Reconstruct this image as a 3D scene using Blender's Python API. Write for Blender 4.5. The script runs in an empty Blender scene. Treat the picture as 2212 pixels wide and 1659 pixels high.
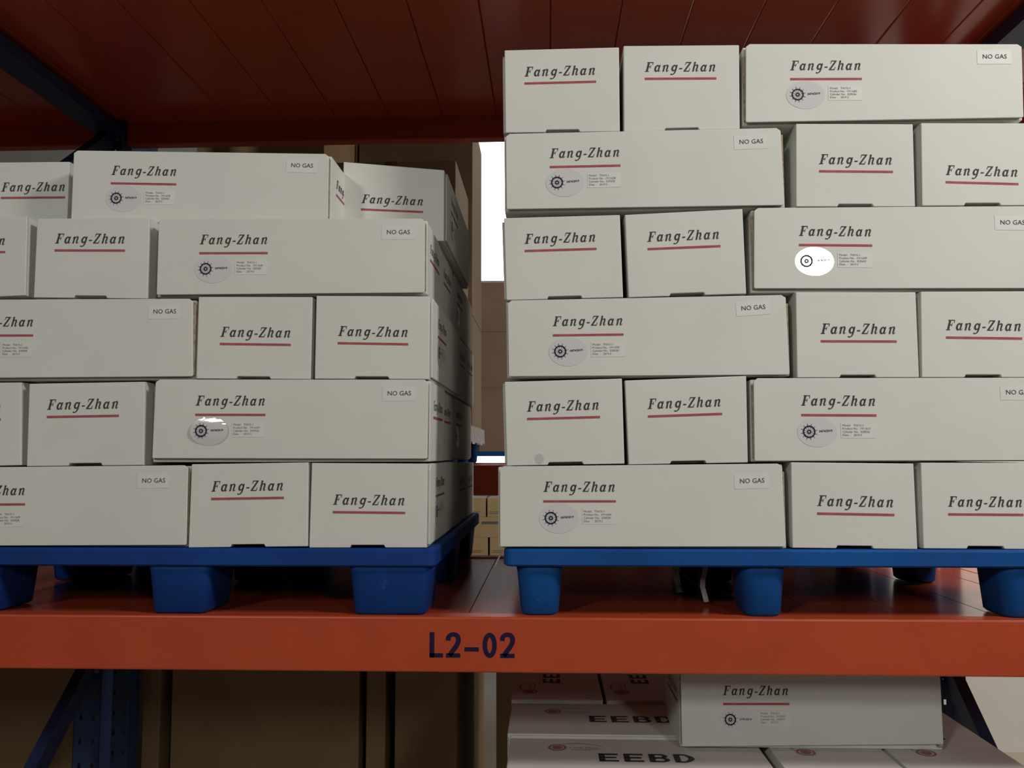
import bpy, bmesh, math, random
from mathutils import Vector, Matrix
random.seed(7)
C = bpy.context.scene.collection
scene = bpy.context.scene

# ------------------------------------------------------------------ camera
W, H, F = 2212.0, 1659.0, 1830.0           # image size and focal length in pixels
CAM = Vector((0.0, -1.757, 0.33))
def cam_axes(vx, vy, roll):
    Y = Vector(((vx - W/2)/F, -(vy - H/2)/F, 1.0)).normalized()
    up = Vector((math.sin(roll), math.cos(roll), 0.0))
    up = (up - Y*up.dot(Y)).normalized()
    X = up.cross(Y)
    return X, Y, up
AX, AY, AZ = cam_axes(1186.0, 982.0, -0.006)
right = Vector((AX[0], AY[0], AZ[0])); upv = Vector((AX[1], AY[1], AZ[1])); fwd = Vector((AX[2], AY[2], AZ[2]))
cd = bpy.data.cameras.new('camera'); co = bpy.data.objects.new('camera', cd); C.objects.link(co)
cd.sensor_width = 36.0; cd.lens = F/W*36.0; cd.clip_start = 0.05; cd.clip_end = 200
m = Matrix.Identity(4)
for i in range(3):
    m[i][0] = right[i]; m[i][1] = upv[i]; m[i][2] = -fwd[i]; m[i][3] = CAM[i]
co.matrix_world = m
scene.camera = co
def ray(p):
    return right*((p[0]-W/2)/F) + upv*(-(p[1]-H/2)/F) + fwd
def U(p, y=0.0):                            # photo point on the vertical plane y
    d = ray(p); t = (y - CAM.y)/d.y
    return CAM + d*t
def UZ(p, z):                               # photo point on the level z
    d = ray(p); t = (z - CAM.z)/d.z
    return CAM + d*t

# ------------------------------------------------------------------ world, lamps, exposure
world = bpy.data.worlds.new('world'); scene.world = world; world.use_nodes = True
bg = world.node_tree.nodes['Background']; bg.inputs[0].default_value = (0.80, 0.90, 1.0, 1); bg.inputs[1].default_value = 0.008
def area(name, loc, target, size, power, col, size_y=None):
    l = bpy.data.lights.new(name, 'AREA'); l.energy = power; l.color = col; l.size = size
    if size_y: l.shape = 'RECTANGLE'; l.size_y = size_y
    o = bpy.data.objects.new(name, l); C.objects.link(o)
    o.location = loc; o.rotation_euler = (Vector(target) - Vector(loc)).to_track_quat('-Z', 'Y').to_euler()
    return o
# lamps of the hall in front of the rack (two mirror in the glossy stickers, one brightens the upper right) and over the pale wall at the right
area('aisle_ceiling_lamp_right_offscreen', (2.24, -5.9, 2.10), (0.3, 0, 0.4), 0.60, 54, (1.0, 0.97, 0.89))
area('aisle_ceiling_lamp_left_offscreen', (-2.85, -5.6, 2.80), (-0.1, 0, 0.2), 0.55, 86, (1.0, 0.98, 0.91))
area('near_aisle_ceiling_lamp_right_offscreen', (2.6, -1.7, 2.6), (0.9, 0, 0.8), 0.6, 78, (1.0, 0.955, 0.915))
area('end_bay_ceiling_lamp_right_offscreen', (4.4, 1.7, 2.9), (3.5, 4.4, -0.6), 1.2, 190, (1.0, 0.93, 0.84))
scene.view_settings.view_transform = 'Standard'
scene.view_settings.look = 'None'
scene.view_settings.exposure = 0.0
scene.view_settings.gamma = 1.0
scene.view_settings.use_curve_mapping = False

# ------------------------------------------------------------------ materials
def mat(name, col, rough=0.6, metal=0.0, var=0.0, vscale=6.0, bump=0.0, bscale=60.0, coat=0.0, spec=0.5, stretch=(1,1,1), emit=None, alpha=1.0, trans=0.0, wear=None):
    M = bpy.data.materials.new(name); M.use_nodes = True
    nt = M.node_tree; b = nt.nodes['Principled BSDF']
    b.inputs['Base Color'].default_value = (*col, 1); b.inputs['Roughness'].default_value = rough
    b.inputs['Metallic'].default_value = metal; b.inputs['Specular IOR Level'].default_value = spec
    b.inputs['Coat Weight'].default_value = coat; b.inputs['Coat Roughness'].default_value = 0.06
    b.inputs['Alpha'].default_value = alpha; b.inputs['Transmission Weight'].default_value = trans
    if emit:
        b.inputs['Emission Color'].default_value = (*emit[0], 1); b.inputs['Emission Strength'].default_value = emit[1]
    tc = nt.nodes.new('ShaderNodeTexCoord'); mp = nt.nodes.new('ShaderNodeMapping'); mp.inputs['Scale'].default_value = stretch
    nt.links.new(tc.outputs['Object'], mp.inputs['Vector'])
    if var > 0:
        n = nt.nodes.new('ShaderNodeTexNoise'); n.inputs['Scale'].default_value = vscale; n.inputs['Detail'].default_value = 5
        nt.links.new(mp.outputs[0], n.inputs['Vector'])
        r = nt.nodes.new('ShaderNodeValToRGB')
        r.color_ramp.elements[0].position = 0.3; r.color_ramp.elements[1].position = 0.7
        r.color_ramp.elements[0].color = (*[max(0, c*(1-var)) for c in col], 1)
        r.color_ramp.elements[1].color = (*[min(1, c*(1+var)) for c in col], 1)
        nt.links.new(n.outputs['Fac'], r.inputs['Fac'])
        out = r.outputs['Color']
        if wear:                               # scuffs: (colour, threshold, scale)
            n2 = nt.nodes.new('ShaderNodeTexNoise'); n2.inputs['Scale'].default_value = wear[2]; n2.inputs['Detail'].default_value = 8
            nt.links.new(mp.outputs[0], n2.inputs['Vector'])
            r2 = nt.nodes.new('ShaderNodeValToRGB'); r2.color_ramp.elements[0].position = wear[1]; r2.color_ramp.elements[1].position = wear[1]+0.08
            nt.links.new(n2.outputs['Fac'], r2.inputs['Fac'])
            mx = nt.nodes.new('ShaderNodeMix'); mx.data_type = 'RGBA'
            nt.links.new(r2.outputs['Color'], mx.inputs[0]); nt.links.new(out, mx.inputs[6]); mx.inputs[7].default_value = (*wear[0], 1)
            out = mx.outputs[2]
        nt.links.new(out, b.inputs['Base Color'])
    if bump > 0:
        n = nt.nodes.new('ShaderNodeTexNoise'); n.inputs['Scale'].default_value = bscale; n.inputs['Detail'].default_value = 3
        nt.links.new(mp.outputs[0], n.inputs['Vector'])
        bp = nt.nodes.new('ShaderNodeBump'); bp.inputs['Strength'].default_value = bump; bp.inputs['Distance'].default_value = 0.002
        nt.links.new(n.outputs['Fac'], bp.inputs['Height']); nt.links.new(bp.outputs[0], b.inputs['Normal'])
    return M
M = {}
M['carton'] = mat('white_carton_board', (0.655, 0.66, 0.61), 0.62, var=0.03, vscale=5, bump=0.10, bscale=18, spec=0.3)
M['carton_old'] = mat('greyish_carton_board', (0.63, 0.625, 0.585), 0.62, var=0.05, vscale=6, bump=0.1, bscale=20, spec=0.3)
M['ink'] = mat('black_print', (0.055, 0.053, 0.055), 0.7, spec=0.2)
M['ink_grey'] = mat('grey_print', (0.20, 0.20, 0.20), 0.7, spec=0.2)
M['red'] = mat('red_print', (0.38, 0.085, 0.105), 0.65, var=0.15, vscale=60, spec=0.2)
M['faded_red'] = mat('faded_red_print', (0.33, 0.16, 0.15), 0.7, spec=0.2)
M['navy_ink'] = mat('navy_print', (0.012, 0.012, 0.035), 0.6, spec=0.3)
M['sticker'] = mat('glossy_lilac_sticker', (0.655, 0.648, 0.650), 0.06, coat=0.25, spec=0.6, bump=0.06, bscale=90, stretch=(0.35, 1, 3))
M['label'] = mat('white_paper_label', (0.68, 0.685, 0.645), 0.5, spec=0.35)
M['orange'] = mat('orange_rack_paint', (0.44, 0.062, 0.022), 0.38, var=0.06, vscale=9, bump=0.05, bscale=240, spec=0.45)
M['deck'] = mat('orange_deck_paint', (0.44, 0.062, 0.022), 0.20, var=0.10, vscale=4, bump=0.03, bscale=9, spec=0.5, stretch=(1, 0.3, 1))
M['beam_ink'] = mat('dark_navy_stencil_paint', (0.010, 0.004, 0.040), 0.5, spec=0.3)
M['rackblue'] = mat('dark_blue_rack_paint', (0.012, 0.030, 0.100), 0.5, var=0.1, vscale=8)
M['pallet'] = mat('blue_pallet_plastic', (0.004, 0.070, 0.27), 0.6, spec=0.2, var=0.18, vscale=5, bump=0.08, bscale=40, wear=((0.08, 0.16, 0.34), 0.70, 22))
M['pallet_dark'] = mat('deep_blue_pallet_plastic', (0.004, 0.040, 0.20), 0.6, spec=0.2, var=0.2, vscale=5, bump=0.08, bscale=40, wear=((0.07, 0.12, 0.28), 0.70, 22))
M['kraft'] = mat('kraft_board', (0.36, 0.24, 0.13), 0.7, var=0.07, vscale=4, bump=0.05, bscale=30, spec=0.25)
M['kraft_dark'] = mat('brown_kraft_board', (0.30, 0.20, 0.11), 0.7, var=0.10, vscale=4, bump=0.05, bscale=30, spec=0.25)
M['kraft_wrapped'] = mat('film_wrapped_kraft_board', (0.31, 0.24, 0.17), 0.3, var=0.12, vscale=5, bump=0.15, bscale=12, spec=0.5, stretch=(1,1,0.25))
M['kraft_far'] = mat('purplish_brown_board', (0.30, 0.20, 0.145), 0.7, var=0.05, vscale=4, spec=0.2)
M['kraft_pale'] = mat('pale_kraft_board', (0.55, 0.41, 0.22), 0.7, var=0.06, vscale=4, spec=0.25)
M['tape'] = mat('brown_packing_tape', (0.20, 0.12, 0.05), 0.22, spec=0.5)
M['grey_tape'] = mat('grey_blue_tape', (0.16, 0.17, 0.17), 0.4)
M['board_edge'] = mat('raw_board_edge', (0.36, 0.29, 0.21), 0.85, var=0.3, vscale=120, spec=0.1)
M['floor'] = mat('pale_concrete_floor', (0.36, 0.32, 0.25), 0.5, var=0.06, vscale=1.5)
M['wall'] = mat('white_plaster_wall', (0.62, 0.61, 0.58), 0.8, var=0.03, vscale=2)
M['frame'] = mat('white_window_frame', (0.7, 0.7, 0.7), 0.4)
M['daylight'] = mat('daylit_window_glass', (0.9, 0.95, 1.0), 0.2, emit=((0.93, 0.97, 1.0), 5.0))
M['film'] = mat('clear_stretch_film', (0.85, 0.87, 0.88), 0.12, alpha=0.30, spec=0.8, bump=0.4, bscale=30)
M['steel'] = mat('zinc_bolt', (0.5, 0.5, 0.5), 0.35, metal=1.0)
M['paper'] = mat('grey_paper_strip', (0.34, 0.31, 0.28), 0.7)

# ------------------------------------------------------------------ helpers
class MB:
    def __init__(s): s.v = []; s.f = []
    def box(s, x0, x1, y0, y1, z0, z1):
        return s.hexa([(x0,y0,z0),(x1,y0,z0),(x1,y1,z0),(x0,y1,z0),(x0,y0,z1),(x1,y0,z1),(x1,y1,z1),(x0,y1,z1)])
    def hexa(s, p):
        b = len(s.v); s.v += [tuple(q) for q in p]
        s.f += [tuple(b+i for i in q) for q in ((3,2,1,0),(4,5,6,7),(0,1,5,4),(1,2,6,5),(2,3,7,6),(3,0,4,7))]
        return s
    def prism(s, poly, y0, y1):               # polygon in x,z (counter-clockwise seen from -y), extruded along y
        b = len(s.v); n = len(poly)
        s.v += [(x, y0, z) for x, z in poly] + [(x, y1, z) for x, z in poly]
        s.f.append(tuple(b+i for i in range(n))); s.f.append(tuple(b+n+i for i in reversed(range(n))))
        for i in range(n):
            j = (i+1) % n; s.f.append((b+j, b+i, b+n+i, b+n+j))
        return s
    def loft(s, rings):                        # list of closed loops, capped
        b = len(s.v); n = len(rings[0])
        for r in rings: s.v += [tuple(q) for q in r]
        for k in range(len(rings)-1):
            for i in range(n):
                j = (i+1) % n; s.f.append((b+k*n+i, b+k*n+j, b+(k+1)*n+j, b+(k+1)*n+i))
        s.f.append(tuple(b+i for i in reversed(range(n)))); e = b+(len(rings)-1)*n
        s.f.append(tuple(e+i for i in range(n)))
        return s
    def bar(s, a, c, w, h, up=(0,0,1)):        # rectangular bar from a to c
        a = Vector(a); c = Vector(c); d = (c-a).normalized(); u = Vector(up); sd = d.cross(u).normalized(); u = sd.cross(d)
        P = []
        for q in (a, c):
            for sx, sz in ((-1,-1),(1,-1),(1,1),(-1,1)): P.append(q + sd*(sx*w/2) + u*(sz*h/2))
        b = len(s.v); s.v += [tuple(q) for q in P]
        s.f += [tuple(b+i for i in q) for q in ((0,1,2,3),(7,6,5,4),(0,4,5,1),(1,5,6,2),(2,6,7,3),(3,7,4,0))]
        return s
    def mesh(s, name):
        me = bpy.data.meshes.new(name); me.from_pydata(s.v, [], s.f)
        bm = bmesh.new(); bm.from_mesh(me); bmesh.ops.recalc_face_normals(bm, faces=bm.faces); bm.to_mesh(me); bm.free()
        me.update(); return me
    def build(s, name, m, parent=None, off=None, bevel=0.0, seg=2):
        me = s.mesh(name)
        return link(name, me, m, parent, off, bevel, seg)
def link(name, me, m, parent=None, off=None, bevel=0.0, seg=2):
    if m is not None and not me.materials: me.materials.append(m if not isinstance(m, str) else M[m])
    o = bpy.data.objects.new(name, me); C.objects.link(o)
    if parent: o.parent = parent
    if off is not None: o.location = off
    if bevel > 0:
        md = o.modifiers.new('bevel', 'BEVEL'); md.width = bevel; md.segments = seg; md.limit_method = 'ANGLE'; md.angle_limit = math.radians(40)
        for p in me.polygons: p.use_smooth = False
    return o
def thing(name, loc, label, cat, group=None):
    o = bpy.data.objects.new(name, None); C.objects.link(o); o.location = loc; o.empty_display_size = 0.05
    return tag(o, label, cat, group)
def tag(o, label=None, cat=None, group=None, kind=None):
    if label: o['label'] = label
    if cat: o['category'] = cat
    if group: o['group'] = group
    if kind: o['kind'] = kind
    return o

# --- lettering, built from pen strokes: (points, widths, smooth)
def catmull(P, n=7):
    out = []
    Q = [P[0]] + list(P) + [P[-1]]
    for i in range(1, len(Q)-2):
        p0, p1, p2, p3 = Q[i-1], Q[i], Q[i+1], Q[i+2]
        for k in range(n):
            t = k/n
            out.append(tuple(0.5*((2*b)+(-a+c)*t+(2*a-5*b+4*c-d)*t*t+(-a+3*b-3*c+d)*t**3) for a, b, c, d in zip(p0, p1, p2, p3)))
    out.append(tuple(P[-1])); return out
def stroke(v, f, pts, shear=0.0, smooth=True, dx=0.0):
    P = catmull(pts) if smooth and len(pts) > 2 else pts       # pts: (x, z, width)
    b = len(v); n = len(P)
    for i, (x, z, w) in enumerate(P):
        a = P[max(0, i-1)]; c = P[min(n-1, i+1)]
        tx, tz = c[0]-a[0], c[1]-a[1]; l = math.hypot(tx, tz) or 1.0
        nx, nz = -tz/l, tx/l
        for sg in (1, -1):
            X, Z = x + sg*nx*w/2, z + sg*nz*w/2
            v.append((X + dx + shear*Z, 0.0, Z))
    for i in range(n-1): f.append((b+2*i, b+2*i+1, b+2*i+3, b+2*i+2))
def bowl(cx, cz, rx, rz, thick, thin, n=20):
    return [(cx + rx*math.cos(t), cz + rz*math.sin(t), thin + (thick-thin)*(0.5-0.5*math.cos(t))**0.8) for t in [2*math.pi*k/n for k in range(n+1)]]
ARCH = [(.13,.40,.05),(.20,.58,.07),(.32,.68,.10),(.43,.62,.15),(.45,.45,.15),(.43,.22,.14),(.46,.06,.11),(.54,.04,.07),(.62,.16,.04)]
G = {
 'F': [[(.16,0,.19),(.16,1,.19)], [(-.02,.965,.075),(.60,.965,.075)], [(.575,1.0,.07),(.60,.70,.045)], [(.2,.52,.065),(.43,.52,.065)], [(.42,.68,.05),(.42,.36,.05)], [(-.04,.035,.07),(.36,.035,.07)]],
 'a': [bowl(.25,.345,.175,.295,.17,.07), [(.47,.70,.13),(.445,.40,.145),(.43,.18,.14),(.47,.05,.10),(.55,.05,.06),(.62,.17,.04)]],
 'n': [[(-.03,.50,.04),(.03,.64,.06),(.12,.66,.09)], [(.12,.68,.155),(.12,0,.155)], ARCH],
 'g': [bowl(.25,.375,.175,.27,.17,.07), [(.47,.70,.13),(.46,.30,.145),(.43,-.05,.14),(.34,-.24,.11),(.18,-.30,.09),(.05,-.24,.14)]],
 '-': [[(0,.31,.12),(.30,.31,.12)]],
 'Z': [[(.05,.955,.09),(.58,.955,.09)], [(.07,1.0,.08),(.03,.68,.045)], [(.49,.93,.17),(.09,.07,.17)], [(0,.045,.09),(.55,.045,.09)], [(.53,0,.08),(.58,.33,.045)]],
 'h': [[(.0,.93,.06),(.14,.97,.08)], [(.12,1,.155),(.12,0,.155)], ARCH],
}
def brand_mesh(name):
    v, f = [], []
    for ch, x in (('F',.04),('a',.90),('n',1.72),('g',2.60),('-',3.38),('Z',3.87),('h',4.70),('a',5.52),('n',6.38)):
        for s in G[ch]: stroke(v, f, s, 0.24, True, x)
    k = 0.148/7.15                                            # whole word 148 mm wide
    me = bpy.data.meshes.new(name); me.from_pydata([(a*k, b, c*k) for a, b, c in v], [], f); me.update(); return me
BRAND = brand_mesh('brand_lettering')
def flat_mesh(name, strokes, k=1.0, shear=0.0):
    v, f = [], []
    for s in strokes: stroke(v, f, s, shear)
    me = bpy.data.meshes.new(name); me.from_pydata([(a*k, b, c*k) for a, b, c in v], [], f); me.update(); return me
def rect_mesh(name, w, h, t=0.0002):
    return MB().box(0, w, -t, 0, 0, h).mesh(name)
def ellipse_mesh(name, rx, rz, t, n=40):
    return MB().prism([(rx*math.cos(2*math.pi*k/n), rz*math.sin(2*math.pi*k/n)) for k in range(n)], -t, 0).mesh(name)
def ring(v, f, cx, cz, r0, r1, n=32):
    b = len(v)
    for k in range(n):
        a = 2*math.pi*k/n
        v += [(cx+r0*math.cos(a), 0, cz+r0*math.sin(a)), (cx+r1*math.cos(a), 0, cz+r1*math.sin(a))]
    for k in range(n):
        j = (k+1) % n; f.append((b+2*k, b+2*k+1, b+2*j+1, b+2*j))
def wheel_mesh(name, r=0.0128):
    v, f = [], []
    ring(v, f, 0, 0, r*0.76, r); ring(v, f, 0, 0, r*0.14, r*0.34)
    for k in range(12):
        a = 2*math.pi*k/12 + 0.2
        for r0, r1, w in ((r*0.34, r*0.8, 0.0006), (r*0.95, r*1.34, 0.0010)):
            stroke(v, f, [(r0*math.cos(a), r0*math.sin(a), w), (r1*math.cos(a), r1*math.sin(a), w*0.7)])
    me = bpy.data.meshes.new(name); me.from_pydata(v, [], f); me.update(); return me
WHEEL = wheel_mesh('wheel_emblem')
REDLINE = rect_mesh('red_line', 0.148, 0.0048, 0.0003)
OVAL = ellipse_mesh('oval_sticker', 0.0405, 0.0305, 0.0002)
LABEL = rect_mesh('data_label', 0.070, 0.0315)
NGLABEL = rect_mesh('no_gas_label', 0.070, 0.0300)
_tc = {}
def text_mesh(name, s, size, space=1.0, bold=0.0):
    key = (s, size)
    if key in _tc: return _tc[key]
    cu = bpy.data.curves.new(name, 'FONT'); cu.body = s; cu.size = size; cu.resolution_u = 2; cu.space_line = space; cu.offset = bold; cu.fill_mode = 'FRONT'
    to = bpy.data.objects.new(name, cu); C.objects.link(to)
    dg = bpy.context.evaluated_depsgraph_get()
    me = bpy.data.meshes.new_from_object(to.evaluated_get(dg))
    bpy.data.objects.remove(to); bpy.data.curves.remove(cu)
    for q in me.vertices: q.co = Vector((q.co.x, 0.0, q.co.y))
    me.name = name; me.materials.clear(); me.update(); _tc[key] = me; return me

# decal frames: u to the right on the face, third axis up on the face, outward normal n
FRAMES = {'front': ((1,0,0),(0,0,1),(0,-1,0)), 'right': ((0,1,0),(0,0,1),(1,0,0)), 'left': ((0,-1,0),(0,0,1),(-1,0,0)),
          'top': ((1,0,0),(0,1,0),(0,0,1)), 'top90': ((0,1,0),(-1,0,0),(0,0,1)), 'top270': ((0,-1,0),(1,0,0),(0,0,1))}
def decal(name, me, m, parent, pos, face='front', tilt=0.0, off=0.0004, scale=1.0):
    """pos: world position on the face; parent: the thing (an unrotated empty)"""
    u, w, n = [Vector(a) for a in FRAMES[face]]
    if not me.materials: me.materials.append(M[m] if isinstance(m, str) else m)
    o = bpy.data.objects.new(name, me); C.objects.link(o); o.parent = parent
    R = Matrix(((u.x, -n.x, w.x), (u.y, -n.y, w.y), (u.z, -n.z, w.z))).to_4x4() @ Matrix.Rotation(-tilt, 4, 'Y') @ Matrix.Scale(scale, 4)
    loc = Vector(pos) + n*off - Vector(parent_loc(parent))
    o.matrix_local = Matrix.Translation(loc) @ R
    return o
def parent_loc(p):
    l = Vector(p.location)
    while p.parent: p = p.parent; l += Vector(p.location)
    return l
def sub(name, me, m, parent, x, z, off, tilt=0.0, scale=1.0):   # a print on a sticker or label, in the sticker's own plane
    if not me.materials: me.materials.append(M[m])
    o = bpy.data.objects.new(name, me); C.objects.link(o); o.parent = parent
    o.matrix_local = Matrix.Translation((x, -off, z)) @ Matrix.Rotation(-tilt, 4, 'Y') @ Matrix.Scale(scale, 4)
    return o
def logo(parent, pos, face, tilt=0.0, long=False, scale=1.0, dz=None):
    """pos = left end of the red line (its middle)"""
    u, w, n = [Vector(a) for a in FRAMES[face]]
    ue = u*math.cos(tilt) + w*math.sin(tilt); we = w*math.cos(tilt) - u*math.sin(tilt)
    pos = Vector(pos)
    decal('red_line', REDLINE, 'red', parent, pos - we*0.0024, face, tilt, 0.0002, scale)
    g = dz if dz else (0.0195 if long else 0.0155)
    decal('brand_lettering', BRAND, 'ink', parent, pos + we*g, face, tilt, 0.0006, scale)
def bulge_mesh(name, rx, rz, h, n=16, mm=12):
    v, f = [], []
    for i in range(n+1):
        for k in range(mm+1):
            a = -1 + 2*k/mm; b = -1 + 2*i/n
            x = a*math.sqrt(max(0, 1-b*b/2)); z = b*math.sqrt(max(0, 1-a*a/2))
            v.append((rx*x, -h*(1-z*z) + 0.0003*math.sin(z*26), rz*z))
    for i in range(n):
        for k in range(mm):
            q = i*(mm+1)+k; f.append((q, q+1, q+mm+2, q+mm+1))
    me = bpy.data.meshes.new(name); me.from_pydata(v, [], f); me.update()
    for p in me.polygons: p.use_smooth = True
    return me
BULGE = bulge_mesh('oval_sticker', 0.0405, 0.0305, 0.0036)
def stickers(parent, pos, face, tilt=0.0, numbers=('1911628','029358'), code='0474/2019', stilt=0.03, bulge=False):
    u, w, n = [Vector(a) for a in FRAMES[face]]
    ue = u*math.cos(tilt) + w*math.sin(tilt); we = w*math.cos(tilt) - u*math.sin(tilt)
    pos = Vector(pos)
    s = decal('oval_sticker', BULGE if bulge else OVAL, 'sticker', parent, pos + ue*0.0315 - we*0.0345, face, tilt, 0.0003)
    sub('wheel_emblem', WHEEL, 'navy_ink', s, -0.0165, 0.0005, 0.0041 if bulge else 0.0007)
    sub('sticker_number', text_mesh('sticker_number', code, 0.0062, bold=0.00012), 'navy_ink', s, 0.0040, -0.0005, 0.0041 if bulge else 0.0007, stilt)
    l = decal('data_label', LABEL, 'label', parent, pos + ue*0.079 - we*0.0465, face, tilt, 0.0003)
    sub('data_text', text_mesh('data_text', 'Model:   TH/15-1\nProduct No.  %s\nCylinder No.  %s\nDate  :   2019.3' % numbers, 0.0062, 1.06), 'ink_grey', l, 0.003, 0.0242, 0.0007)
    return s
def nogas(parent, pos, face, tilt=0.0):
    """pos = left end of the words' baseline"""
    u, w, n = [Vector(a) for a in FRAMES[face]]
    ue = u*math.cos(tilt) + w*math.sin(tilt); we = w*math.cos(tilt) - u*math.sin(tilt)
    l = decal('no_gas_label', NGLABEL, 'label', parent, Vector(pos) - ue*0.0105 - we*0.0115, face, tilt, 0.0003)
    sub('no_gas_text', text_mesh('no_gas_text', 'NO GAS', 0.0135), 'ink', l, 0.0105, 0.0115, 0.0007)

# ------------------------------------------------------------------ the setting
FLOOR_Z = -1.70
tag(MB().box(-9, 9, -9, 12, FLOOR_Z-0.1, FLOOR_Z).build('floor', 'floor'), 'pale concrete warehouse floor', kind='structure')
wy = 8.6                                        # far wall with windows
wb = MB()
win = [(-1.15, -0.30, 2.45, 4.6), (-1.05, -0.42, -0.10, 0.62)]
x0s = [-9, -1.15, -0.30, 9]
wb.box(-9, -1.15, wy, wy+0.2, FLOOR_Z, 5.5); wb.box(-0.30, 9, wy, wy+0.2, FLOOR_Z, 5.5)
wb.box(-1.15, -0.30, wy, wy+0.2, 4.6, 5.5); wb.box(-1.15, -0.30, wy, wy+0.2, 0.62, 2.45); wb.box(-1.15, -0.30, wy, wy+0.2, FLOOR_Z, -0.10)
tag(wb.build('wall_back', 'wall'), 'white far wall with windows', kind='structure')
for i, (a, b, c, d) in enumerate(((-1.15, -0.30, 2.45, 4.6), (-1.15, -0.30, -0.10, 0.62))):
    fr = MB()
    for q in ((a, a+0.04, c, d), (b-0.04, b, c, d), (a, b, c, c+0.04), (a, b, d-0.04, d)): fr.box(q[0], q[1], wy+0.03, wy+0.09, q[2], q[3])
    w_ = tag(fr.build('window_%d' % (i+1), 'frame'), 'bright daylit window in the far wall', kind='structure')
    MB().box(a+0.03, b-0.03, wy+0.05, wy+0.06, c+0.03, d-0.03).build('pane', 'daylight', w_)
tag(MB().box(2.25, 9, 4.35, 4.5, FLOOR_Z, 3.2).build('wall_partition', 'wall'), 'white partition wall beyond the rack', kind='structure')

# ------------------------------------------------------------------ pallet racks
def post_mesh(name, w, d, z0, z1):
    """U-channel upright with two columns of slots in its face (face at y=0, open towards +y)"""
    mb = MB(); t = 0.003; hw = 0.009; hh = 0.016; p = 0.075
    cols = (-w*0.24, w*0.24)
    xs = [-w/2, cols[0]-hw/2, cols[0]+hw/2, cols[1]-hw/2, cols[1]+hw/2, w/2]
    for a, b in ((0, 1), (2, 3), (4, 5)): mb.box(xs[a], xs[b], 0, t, z0, z1)
    z = z0
    while z < z1 - 1e-6:
        e = min(z1, z + p - hh)
        for a in (1, 3): mb.box(xs[a], xs[a+1], 0, t, z, e)
        z += p
    mb.box(-w/2, -w/2+t, 0, d, z0, z1); mb.box(w/2-t, w/2, 0, d, z0, z1)
    mb.box(-w/2, -w/2+0.02, d-t, d, z0, z1); mb.box(w/2-0.02, w/2, d-t, d, z0, z1)
    return mb.mesh(name)
XL, XR, DR = -1.487, 1.236, 1.056               # upright centres and rack depth
POST = post_mesh('post', 0.088, 0.07, FLOOR_Z, 2.6)
rack = thing('pallet_rack', (0, 0, FLOOR_Z), 'orange and blue pallet rack shelf carrying both blue pallets of white cartons', 'rack')
RO = Vector((0, 0, -FLOOR_Z))
for x in (XL, XR):
    for y in (0.012, DR-0.075):
        link('post', POST, 'rackblue', rack, Vector((x, y, 0))+RO)
    s = 1 if x > 0 else -1
    for a, b, w_, h_ in (((x, DR-0.05, 1.43), (x, 0.06, 1.43), 0.085, 0.035), ((x, DR-0.06, 1.41), (x, 0.06, 0.66), 0.035, 0.060),
                         ((x, DR-0.06, -0.33), (x, 0.06, -1.12), 0.035, 0.060)):
        MB().bar(Vector(a)+RO, Vector(b)+RO, w_, h_, (0,0,1)).build('brace', 'rackblue', rack)
    for z in (1.40, -0.36):
        bm_ = MB(); n = 10
        bm_.loft([[(x + 0.028 + 0.008*math.cos(2*math.pi*k/n), y_, z + FLOOR_Z*-1 + 0.008*math.sin(2*math.pi*k/n)) for k in range(n)] for y_ in (DR-0.083, DR-0.076)])
        bm_.build('bolt', 'steel', rack)
def beam(y0, y1, z0, z1, name='beam', parent=rack, xl=XL+0.044, xr=XR-0.044, o=RO):
    mb = MB(); mb.box(xl, xr, y0, y1, z0, z1)
    return mb.build(name, 'orange', parent, o, 0.004, 3)
front_beam = beam(0.0, 0.045, -0.111, 0.0)
beam(DR-0.045, DR, -0.111, 0.0); beam(0.0, 0.045, 1.394, 1.505); beam(DR-0.045, DR, 1.394, 1.505)
for xa_, xb_ in ((-3.6, XL-0.044), (XR+0.044, 3.4)):      # the neighbouring bays go on
    for ya_ in (0.0, DR-0.045):
        for z0_, z1_ in ((-0.111, 0.0), (1.394, 1.505)): beam(ya_, ya_+0.045, z0_, z1_, xl=xa_, xr=xb_)
PW = 0.181
npan = int((XR-XL-0.02)/PW)
pan = MB(); pan.box(0, PW-0.0008, 0, DR-0.094, -0.034, 0.0)
pme = pan.mesh('deck_panel')
for z in (-0.002, 1.500):
    for xs_, n_ in ((XL+0.05, npan), (XL-0.05-11*PW, 11), (XR+0.05, 11)):
        for k in range(n_): link('deck_panel', pme, 'deck', rack, Vector((xs_+k*PW, 0.047, z))+RO, 0.0035 if z > 1 else 0.0010, 2)
    for x_ in (XL, XR):
        MB().box(x_-0.049, x_+(0.049 if x_ < 0 else 0.049), 0.086, DR-0.08, z-0.034, z).build('deck_panel', 'deck', rack, RO, 0.003)
    MB().box(XL+0.05+npan*PW, XR-0.05, 0.047, DR-0.047, z-0.034, z).build('deck_panel', 'deck', rack, RO, 0.003)
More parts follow.
